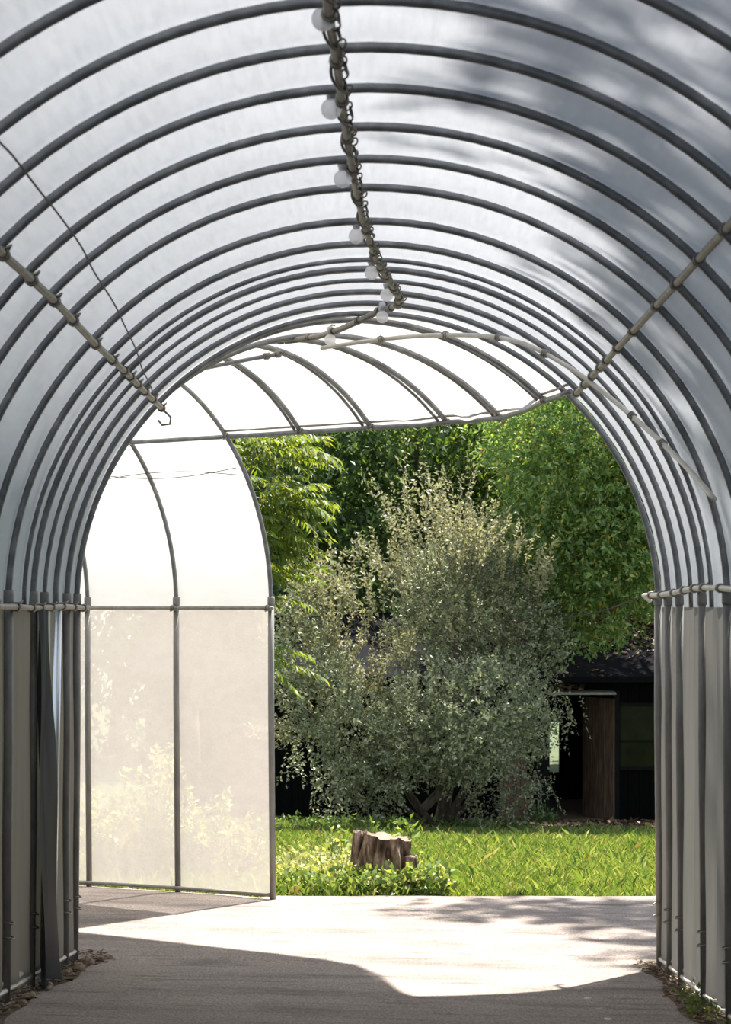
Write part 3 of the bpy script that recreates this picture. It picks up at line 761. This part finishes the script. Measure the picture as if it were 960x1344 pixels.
# dark trees behind the shed
GT = 'trees behind the shed'
specs = [('dense_tree', 'dark dense tree directly above the shrub, behind the shed', 34.5, 560, [(560, 610, 95, 75), (500, 690, 85, 80), (610, 690, 80, 75), (560, 760, 100, 70), (545, 540, 100, 70)], 'l_dark'),
         ('dense_tree', 'dark tree with drooping leaves behind the feathery tree at left', 34.0, 420, [(420, 620, 80, 80), (390, 700, 75, 80), (450, 740, 70, 70), (420, 550, 90, 60), (400, 790, 80, 60)], 'l_dark'),
         ('dense_tree', 'mid green tree under the eave between the dark tree and the bright tree', 35.0, 660, [(655, 610, 70, 60), (690, 660, 70, 70), (640, 560, 90, 55), (680, 740, 70, 70)], 'l_mid'),
         ('dense_tree', 'dark tree behind the bright tree over the right of the shed', 36.5, 800, [(780, 600, 110, 100), (860, 700, 90, 90), (800, 720, 90, 80), (770, 520, 120, 80), (900, 560, 110, 110)], 'l_dark'),
         ('dense_tree', 'dark tree seen behind the white panels at far left', 35.5, 270, [(270, 620, 110, 110), (250, 740, 110, 90), (330, 720, 80, 90), (300, 540, 120, 70)], 'l_dark')]
for nm, lab, d, px, bs, mat in specs:
    x0 = (px - CX) / FPX * d
    bl = [blobpx(a, b_, d + .8 * sin(a), rx, ry, 1.1) for a, b_, rx, ry in bs]
    tree(nm, lab, 'tree', (x0, d + .6, gz(x0, d)), .17, bl, 17, .5, 13, .155, .05, mat, up=-.05, droop=.2, sag=.45, spread=.6, group=GT)
# thick far belt that closes the view
for k, (px, d) in enumerate(((150, 46), (330, 44), (520, 45), (700, 44), (880, 46), (1060, 45))):
    x0 = (px - CX) / FPX * d
    bl = [((x0 + RNG.normal() * .4, d + RNG.normal() * .5, EYE - 3 + z), (2.0, 1.2, 1.7)) for z in ((1.0, 3.0, 5.2, 7.2) if k != 3 else (3.6, 5.2, 7.2))]
    tree('distant_tree', ['dim distant tree far behind the white panels', 'dim distant tree behind the feathery tree', 'dim distant tree far behind the middle of the shrub', 'dim distant tree behind the gap right of the shrub', 'dim distant tree behind the bright tree', 'dim distant tree far right behind the wall'][k], 'tree',
         (x0, d, gz(x0, d)), .2, bl, 5, .8, 12, .30, .12, 'l_dark', up=0, droop=.1, sag=.3, group='distant trees')
# shade tree beside the tunnel whose shadow falls on the film
bl = [((x, y, EYE + z), r) for x, y, z, r in ((3.9, 9.4, 9.0, (1.5, 1.5, .9)), (3.7, 7.4, 9.2, (1.3, 1.4, .9)), (4.3, 11.3, 8.8, (1.3, 1.3, .8)), (5.4, 9.6, 9.4, (1.9, 2.0, 1.2)), (5.2, 7.2, 9.4, (1.7, 1.7, 1.1)), (5.8, 12.4, 8.6, (1.6, 1.8, 1.1)), (3.3, 16.35, 5.2, (1.1, .55, .35)), (4.0, 16.2, 5.4, (.9, .6, .4)), (4.7, 14.6, 6.0, (1.1, 1.2, .7)))]
tree('shade_tree', 'tall leafy tree beside the tunnel shading the right of its roof', 'tree', (7.4, 10.4, gz(7.4, 10.4)), .2, bl, 17, .4, 12, .17, .08, 'l_mid', up=0, sag=.3, fork=.8, shell=.2)

# ------------------------------------------------------------------ black shed
SDp = 30.0
def SX(px): return (px - CX) / FPX * SDp
def SZ(py): return EYE - (py - HY) / FPX * SDp
shed = empty('garden_shed', (SX(740), SDp, gz(SX(740), SDp)), 'long low black shed with a leaf-strewn roof behind the shrub', 'shed')
zb = gz(SX(740), SDp) - .15; ze = SZ(888)
w = MB()
x_l, x_a, x_b, x_r = -3.2, SX(690), SX(812), 6.4
dz_top = SZ(912)
w.box((x_l, SDp, zb), (x_a, SDp + .12, ze)); w.box((x_b, SDp, zb), (x_r, SDp + .12, ze)); w.box((x_a, SDp, dz_top), (x_b, SDp + .12, ze))
bx0, bx1, bz0, bz1 = 2.985, 3.15, EYE - 2.68, EYE - 1.86      # narrow opening in the back wall
w.box((x_l, SDp + 3.4, zb), (bx0, SDp + 3.5, ze)); w.box((bx1, SDp + 3.4, zb), (x_r, SDp + 3.5, ze)); w.box((bx0, SDp + 3.4, zb), (bx1, SDp + 3.5, bz0)); w.box((bx0, SDp + 3.4, bz1), (bx1, SDp + 3.5, ze)); w.box((x_l, SDp, zb), (x_l + .1, SDp + 3.5, ze)); w.box((x_r - .1, SDp, zb), (x_r, SDp + 3.5, ze))
for k in range(60):             # upright cladding battens
    x = x_l + .16 * k
    if x_a - .05 < x < x_b + .02 or x > x_r - .1: continue
    w.box((x, SDp - .015, zb), (x + .03, SDp, ze))
w.build('wall', M['black_wall'], shed, smooth=False)
r_ = MB(); zr = ze + .92
nx = 60
def rf(i, j):
    x = x_l - .3 + (x_r - x_l + .6) * i / nx; u = j / 10.
    return (x, SDp - .38 + 2.9 * u, ze - .0 + (zr - ze) * u + .012 * sin(x * 4 + j))
r_.grid(rf, nx + 1, 11)
def rb(i, j):
    x = x_l - .3 + (x_r - x_l + .6) * i / nx; u = j / 4.
    return (x, SDp + 2.52 + 1.4 * u, zr + (ze - zr) * u)
r_.grid(rb, nx + 1, 5)
r_.box((x_l - .3, SDp - .40, ze - .07), (x_r + .3, SDp - .36, ze + .015))
r_.build('roof', M['roof_felt'], shed, smooth=False)
# doorway pieces
b = MB(); b.box((SX(703), SDp - .1, zb), (SX(721), SDp + .1, dz_top + .03)); b.box((SX(806), SDp - .06, zb), (SX(813), SDp + .06, dz_top + .06)); b.build('door_frame', M['black_trim'], shed, smooth=False)
# half-open brown door: hinged at the right, swinging inward
hx, hy = SX(806), SDp - .04
fx, fy = SX(762) * 1.03, SDp + .62
b = MB(); zd0 = gz(hx, SDp) + .02; zd1 = SZ(917); nb = 6
ux, uy = (fx - hx), (fy - hy); l_ = sqrt(ux * ux + uy * uy); ux /= l_; uy /= l_
for k in range(nb):
    a0, a1 = l_ * k / nb + .004, l_ * (k + 1) / nb - .004
    b.box((a0, 0, zd0), (a1, .035, zd1), lambda a, c, z: (hx + ux * a + uy * c, hy + uy * a - ux * c, z))
b.box((0, .035, zd0 + .05), (l_, .05, zd0 + .22), lambda a, c, z: (hx + ux * a + uy * c, hy + uy * a - ux * c, z))
do = b.build('door', M['brown_door'], shed, smooth=False)
b = MB(); b.box((-.02, -.012, zd0), (.014, .05, zd1), lambda a, c, z: (hx + ux * a + uy * c, hy + uy * a - ux * c, z)); b.build('edge_strip', M['door_edge'], do, smooth=False)
# the other leaf, opened outward behind the shrub
hx2, hy2 = SX(692), SDp - .03
b = MB()
for k in range(4):
    a0, a1 = .12 * k + .004, .12 * (k + 1) - .004
    b.box((a0, -.035, zd0 - .02), (a1, 0, SZ(930)), lambda a, c, z: (hx2 - .88 * a, hy2 - .47 * a + c, z))
b.box((0, -.05, zd0 + .05), (.48, -.035, zd0 + .2), lambda a, c, z: (hx2 - .88 * a, hy2 - .47 * a + c, z))
b.build('door', M['brown_door'], shed, smooth=False)
b = MB(); b.box((SX(715), SDp - .48, SZ(910)), (SX(804), SDp + .02, SZ(907.5)), lambda x, y, z: (x, y, z + (.03 if y > SDp - .2 else 0))); b.build('door_canopy', M['pale_board'], shed, smooth=False)
b = MB(); b.box((SX(690), SDp + .1, zb), (x_b, SDp + 3.3, gz(SX(740), SDp) + .02)); b.build('inner_floor', M['inside_floor'], shed, smooth=False)
# window right of the door
wx0, wx1, wz0, wz1 = SX(812), SX(866), SZ(1008), SZ(925)
b = MB()
for x0, x1, z0, z1 in ((wx0, wx1, wz1 - .02, wz1 + .03), (wx0, wx1, wz0 - .03, wz0 + .02), (wx0, wx0 + .03, wz0, wz1), (wx1 - .03, wx1, wz0, wz1), (wx0, wx1, SZ(974), SZ(971.5))):
    b.box((x0, SDp - .05, z0), (x1, SDp - .01, z1))
wo = b.build('window_frame', M['black_trim'], shed, smooth=False)
b = MB(); b.box((wx0 + .03, SDp - .03, wz0 + .02), (wx1 - .03, SDp - .022, wz1 - .02)); b.build('window_pane', M['glass'], wo, smooth=False)
# fallen leaves on roof, canopy and ground
def litter(n, fn, l, w):
    P0 = np.array([fn() for _ in range(n)])
    d = RNG.normal(size=(n, 3)); d[:, 2] *= .15
    return leaf_quads(P0, d, l * (.6 + .8 * RNG.random(n)), w * (.6 + .8 * RNG.random(n)), .1, np.array([0, 0, 1.]))
def roof_pt():
    while True:
        x = 1.6 + 4.9 * RNG.random(); u = RNG.random()
        p = .03 + .9 * max(0, min(1, (u - .35 + .16 * (x - 3.3)) * 1.6)) + (.12 if u < .05 else 0)
        if RNG.random() < p: return (x, SDp - .38 + 2.9 * u, ze + (zr - ze) * u + .025)
leaves_obj('roof_litter', [litter(3600, roof_pt, .09, .045)], M['l_litter']); tag(bpy.data.objects['roof_litter'], 'brown fallen leaves lying on the black shed roof', 'leaf litter', kind='stuff')
leaves_obj('canopy_litter', [litter(130, lambda: (SX(735 + RNG.normal() * 14), SDp - .45 + .4 * RNG.random(), SZ(905) + .02 + .07 * RNG.random()), .08, .04)], M['l_litter']); tag(bpy.data.objects['canopy_litter'], 'brown leaves heaped on the pale canopy over the shed door', 'leaf litter', kind='stuff')
def mulch_pt():
    x = SX(600) + (SX(900) - SX(600)) * RNG.random(); d = SDp - .05 - 2.4 * RNG.random() ** 1.2
    return (x, d, gz(x, d) + .01 + .02 * RNG.random())
leaves_obj('leaf_litter', [litter(3000, mulch_pt, .085, .045)], M['l_litter']); tag(bpy.data.objects['leaf_litter'], 'brown fallen leaves on the ground before the shed door', 'leaf litter', kind='stuff')
b = MB(); b.grid(lambda i, j: (1.0 + i * .25, SDp - 2.3 + j * .26 + .12 * sin(i * 1.3) * (j == 0), gz(1.0 + i * .25, SDp - 2.3 + j * .26) - .004), 24, 10)
tag(b.build('mulch_bed', M['mulch']), 'brown mulch bed along the front of the shed', 'mulch', kind='stuff')
def straw_pt():
    d = 7.6 + 3.1 * RNG.random(); x = right_x(d) + .02 + .2 * RNG.random()
    return (x, d, gz(x, d) + .006 + .014 * RNG.random())
leaves_obj('straw_litter', [litter(2600, straw_pt, .05, .008)], M['l_straw']); tag(bpy.data.objects['straw_litter'], 'dry straw and leaf bits along the foot of the right wall', 'litter', kind='stuff')
def straw_l():
    d = 8.0 + 2.85 * RNG.random(); x = left_x(d) - .01 - .14 * RNG.random()
    return (x, d, gz(x, d) + .006 + .014 * RNG.random())
leaves_obj('straw_litter', [litter(900, straw_l, .045, .009)], M['l_straw']); tag(bpy.data.objects['straw_litter.001'], 'dry litter between the stones along the foot of the left wall', 'litter', kind='stuff')

# ------------------------------------------------------------------ grass
n = 330000
d = 13.6 + 17.5 * RNG.random(n) ** 1.25
x = -4.2 + RNG.random(n) * (7.6 + (d - 13.6) * .22)
keep = d > (13.80 + .16 * x + .02)
tw = (.455 - x) / .82
keep &= ~((x < -.55) & (d < 12.73 + .572 * tw + .08))
keep &= ~((d > 27.7 + .3 * np.sin(x * 3)) & (x > 1.2 + .3 * np.sin(d * 5)) & (RNG.random(n) < .985))
d, x = d[keep], x[keep]; n = len(d)
gzv = np.array([gz(a, b_) for a, b_ in zip(x, d)])
h = (.02 + .04 * RNG.random(n) ** 1.5) * (1 + .5 * np.sin(x * 2.1 + d * 1.3) ** 2) * np.where(RNG.random(n) < .03, 1.8, 1)
h *= np.where(((x < .0) & (d < 17)), 1.4, 1.)
lean = RNG.normal(size=(n, 2)) * .42; az = RNG.random(n) * 2 * pi
wd = .0012 + .0014 * RNG.random(n) + d * .00007
V = np.empty((n, 4, 3)); base = np.stack([x, d, gzv - .03], 1)
sv = np.stack([np.cos(az), np.sin(az) * .6, np.zeros(n)], 1) * wd[:, None]
V[:, 0] = base - sv; V[:, 1] = base + sv
mid = base + np.stack([lean[:, 0] * h * .35, lean[:, 1] * h * .35, h * .7], 1)
V[:, 2] = mid + sv * .6
V[:, 3] = base + np.stack([lean[:, 0] * h, lean[:, 1] * h, h * 1.05], 1)
np_mesh('grass', V.reshape(-1, 3), np.arange(n * 4).reshape(-1, 4), M['l_grass'])
tag(bpy.data.objects['grass'], 'sunlit green lawn grass between the paving and the shed', 'grass', kind='stuff')

# ------------------------------------------------------------------ stump and weeds
stx, std = (502 - CX) / FPX * 14.35, 14.35
sz0 = gz(stx, std)
stump = empty('tree_stump', (stx, std, sz0), 'weathered brown tree stump among weeds at the edge of the lawn', 'stump')
b = MB(); ns, nh = 96, 26; v = []
def stump_r(q, u):
    r = .150 + .055 * (1 - u) ** 2
    r *= 1 + .07 * sin(3 * q + 1.0) + .07 * sin(7 * q + u * 3.) + .06 * sin(13 * q + 4 * u + sin(9 * u)) + .045 * sin(21 * q - 6 * u) + .02 * sin(17 * u + 5 * q)
    r += .045 * math.exp(-((q - 3.9) / .22) ** 2) * (1 - .3 * u) - .03 * math.exp(-((q - 4.35) / .12) ** 2)
    r += .03 * math.exp(-((q - 5.2) / .25) ** 2) * (1 - .5 * abs(u - .6))
    r += .075 * math.exp(-((q - 3.1) / .4) ** 2) * (1 - u) ** 1.4
    return r
HS = .385
def stump_top(q): return HS * (1 - .055 * cos(q)) + .012 * sin(5 * q)
for i in range(nh):
    u = i / (nh - 1)
    for k in range(ns):
        q = 2 * pi * k / ns
        r = stump_r(q, u)
        v.append((stx + r * cos(q) * 1.12 - .02 * (1 - u) + .012 * u, std + r * sin(q), sz0 - .04 + (stump_top(q) + .04) * u + .004 * sin(q * 23) * u))
f_ = [(i * ns + k, i * ns + (k + 1) % ns, (i + 1) * ns + (k + 1) % ns, (i + 1) * ns + k) for i in range(nh - 1) for k in range(ns)]
b.add(v, f_); b.build('bark', M['stump'], stump)
b = MB(); v = []; rings = 6
for i in range(rings):
    u = 1 - i / rings
    for k in range(ns):
        q = 2 * pi * k / ns; r = stump_r(q, 1) * u * .995
        v.append((stx + r * cos(q) * 1.12 + .012, std + r * sin(q), sz0 + stump_top(q) * u + (HS - .005) * (1 - u) + .006 * sin(i * 3 + q * 4) * (1 - u)))
f_ = [(i * ns + k, i * ns + (k + 1) % ns, (i + 1) * ns + (k + 1) % ns, (i + 1) * ns + k) for i in range(rings - 1) for k in range(ns)] + [tuple((rings - 1) * ns + k for k in range(ns))]
b.add(v, f_); b.build('cut_top', M['stump_top'], stump)
def slab(name, cx_, cy_, rx, ry, z0, z1, m, sd, lean=0.):
    mb = MB(); ns2, nh2 = 20, 8; v = []
    for i in range(nh2):
        u = i / (nh2 - 1)
        for k in range(ns2):
            q = 2 * pi * k / ns2; r = 1 + .13 * sin(3 * q + sd + u) + .08 * sin(5 * q + 2 * sd) - .12 * u
            v.append((cx_ + rx * r * cos(q) + lean * u, cy_ + ry * r * sin(q), z0 + (z1 - z0) * u + (.012 * sin(4 * q + sd) if i == nh2 - 1 else 0)))
    f2 = [(i * ns2 + k, i * ns2 + (k + 1) % ns2, (i + 1) * ns2 + (k + 1) % ns2, (i + 1) * ns2 + k) for i in range(nh2 - 1) for k in range(ns2)] + [tuple((nh2 - 1) * ns2 + k for k in range(ns2))]
    mb.add(v, f2); return mb.build(name, M[m], stump)
slab('bark_slab', stx - .195, std - .06, .052, .045, sz0 + .03, sz0 + .425, 'stump', .6, .035)
slab('root_stub', stx + .185, std - .05, .058, .06, sz0 - .03, sz0 + .25, 'stump', 2.1, .0)

def weeds(name, pts, hgt, nl, ll, lw, mat):
    pts = np.array(pts); n = len(pts)
    D_ = unit(np.stack([RNG.normal(size=n) * .35, RNG.normal(size=n) * .35, np.ones(n)], 1))
    return twig_leaves(pts, D_, hgt * (.5 + .8 * RNG.random(n)), nl, ll, lw, .9)
def wp_(n, px0, px1, d0, d1, py=None):
    out = []
    for _ in range(n):
        d_ = d0 + (d1 - d0) * RNG.random(); x_ = (px0 + (px1 - px0) * RNG.random() - CX) / FPX * d_
        if d_ < edge_d(x_) + .05: d_ = edge_d(x_) + .05 + .25 * RNG.random()
        if (x_ - stx) ** 2 + (d_ - std) ** 2 < .045: continue
        out.append((x_, d_, gz(x_, d_)))
    return out
Vs = [weeds('w', wp_(420, 366, 585, 13.9, 14.5), .13, 9, .042, .026, 'l_weed'), weeds('w', wp_(120, 500, 590, 14.0, 14.7), .16, 10, .045, .03, 'l_weed'),
      weeds('w', wp_(130, 480, 560, 14.5, 15.2), .2, 10, .045, .028, 'l_weed'), weeds('w', wp_(120, 455, 560, 13.95, 14.15), .17, 10, .04, .026, 'l_weed')]
leaves_obj('ground_weeds', Vs, M['l_weed']); tag(bpy.data.objects['ground_weeds'], 'low leafy weeds crowding round the stump at the paving edge', 'weeds', kind='stuff')
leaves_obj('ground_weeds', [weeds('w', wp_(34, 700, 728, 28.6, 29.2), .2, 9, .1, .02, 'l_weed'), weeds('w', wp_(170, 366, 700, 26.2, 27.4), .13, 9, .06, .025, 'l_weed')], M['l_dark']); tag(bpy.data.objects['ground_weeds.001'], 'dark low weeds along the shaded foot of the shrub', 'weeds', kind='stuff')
def stalk(px, d, h, nl, ll, lw, label, spread=.12, k=6, group='tall weeds', mat='l_weed'):
    x = (px - CX) / FPX * d; z = gz(x, d)
    r = empty('tall_weed', (x, d, z), label, 'weed', group)
    Bq = np.array([(x + RNG.normal() * .03, d + RNG.normal() * .03, z) for _ in range(k)])
    Dq = unit(np.stack([RNG.normal(size=k) * spread * 1.6, RNG.normal(size=k) * spread * 1.6, np.ones(k)], 1)); Lq = h * (.6 + .4 * RNG.random(k))
    leaves_obj('leaves', [twig_leaves(Bq, Dq, Lq, nl, ll, lw, .8)], M[mat], r)
    twig_wood(Bq, Dq, Lq, .004).build('stems', M['l_weed'], r)['kind'] = 'stuff'
lv = leaves_obj('ground_weeds', [weeds('w', wp_(300, 366, 478, 14.15, 16.8), .2, 11, .042, .024, 'l_pale')], M['l_pale']); tag(lv, 'pale yellow-green weeds in the grass left of the stump', 'weeds', kind='stuff')
stalk(441, 16.2, .42, 16, .06, .03, 'tall pale weed standing in the grass left of the stump')
stalk(490, 16.5, .44, 18, .06, .03, 'tall weed directly behind the stump')
stalk(522, 16.6, .48, 18, .075, .035, 'tall broad-leaved weed behind the right edge of the stump')
stalk(575, 14.15, .2, 16, .05, .03, 'bushy low weed right of the stump at the paving edge')
stalk(548, 14.05, .2, 16, .045, .028, 'small weed just right of the root stub of the stump')
for px, d, h, lab, k in ((205, 15.3, 1.05, 'tallest pale weed seen through the mesh just left of the middle post', 16), (275, 15.6, .78, 'pale weed seen through the mesh right of the middle post', 12), (138, 15.7, .75, 'pale weed seen through the mesh at its far left', 12),
                         (322, 15.9, .55, 'low pale weed seen through the mesh near the free leg', 10), (172, 15.5, .6, 'pale weed left of the tallest weed behind the mesh', 12), (240, 15.5, .6, 'pale weed just right of the tallest weed behind the mesh', 10), (300, 15.4, .42, 'short pale weed between two weeds right of the middle post behind the mesh', 9), (155, 15.2, .4, 'short pale weed low behind the left mesh panel', 9)):
    stalk(px, d, h, int(60 * h + 8), .06, .032, lab, .2, k + 4, mat='l_pale')
# small plants at the foot of the right wall
leaves_obj('ground_weeds', [weeds('w', [(right_x(q) + .12 * RNG.random() + .02, q, gz(1.4, q)) for q in 8.3 + 1.1 * RNG.random(26)], .07, 7, .035, .012, 'l_weed')], M['l_weed']); tag(bpy.data.objects['ground_weeds.003'], 'tiny green weeds at the foot of the right wall', 'weeds', kind='stuff')
# twig across the shed roof
b = MB(); b.tube(fine([P(866, 772, 27.2), P(830, 788, 27.2), P(790, 802, 27.3), P(740, 812, 27.4)], 4), .012, 6)
tag(b.build('bare_branch', M['bark']), 'thin bare branch reaching out below the bright tree', 'branch')

# ------------------------------------------------------------------ light
sun = bpy.data.lights.new('sun', 'SUN'); so = bpy.data.objects.new('sun', sun); COL.objects.link(so)
sun.energy = 16.2; sun.angle = radians(.9); sun.color = (1., .955, .89)
to_sun = Vector((.85, 1.36, 2.95)).normalized()
so.rotation_euler = to_sun.to_track_quat('Z', 'Y').to_euler(); so.location = (5, 10, 20)
w = bpy.data.worlds.new('sky'); SC.world = w; w.use_nodes = True
t = w.node_tree; n = t.nodes; n.clear()
out = n.new('ShaderNodeOutputWorld'); bg = n.new('ShaderNodeBackground')
sky = n.new('ShaderNodeTexSky'); sky.sky_type = 'NISHITA'; sky.sun_disc = False
sky.sun_elevation = radians(67); sky.sun_rotation = atan2(.66, 1.05)
mxn = n.new('ShaderNodeMix'); mxn.data_type = 'RGBA'; mxn.inputs[0].default_value = .55; mxn.inputs[7].default_value = (7.5, 8.0, 8.6, 1)
L(t, sky.outputs[0], mxn.inputs[6]); L(t, mxn.outputs[2], bg.inputs['Color'])
bg.inputs['Strength'].default_value = .175
L(t, bg.outputs[0], out.inputs[0])
SC.view_settings.view_transform = 'Standard'; SC.view_settings.look = 'None'
SC.view_settings.gamma = 1.; SC.view_settings.use_curve_mapping = False
SC.view_settings.exposure = 0.
SC.cycles.max_bounces = 10; SC.cycles.transparent_max_bounces = 12; SC.cycles.diffuse_bounces = 5; SC.cycles.transmission_bounces = 8
SC.cycles.sample_clamp_indirect = 6
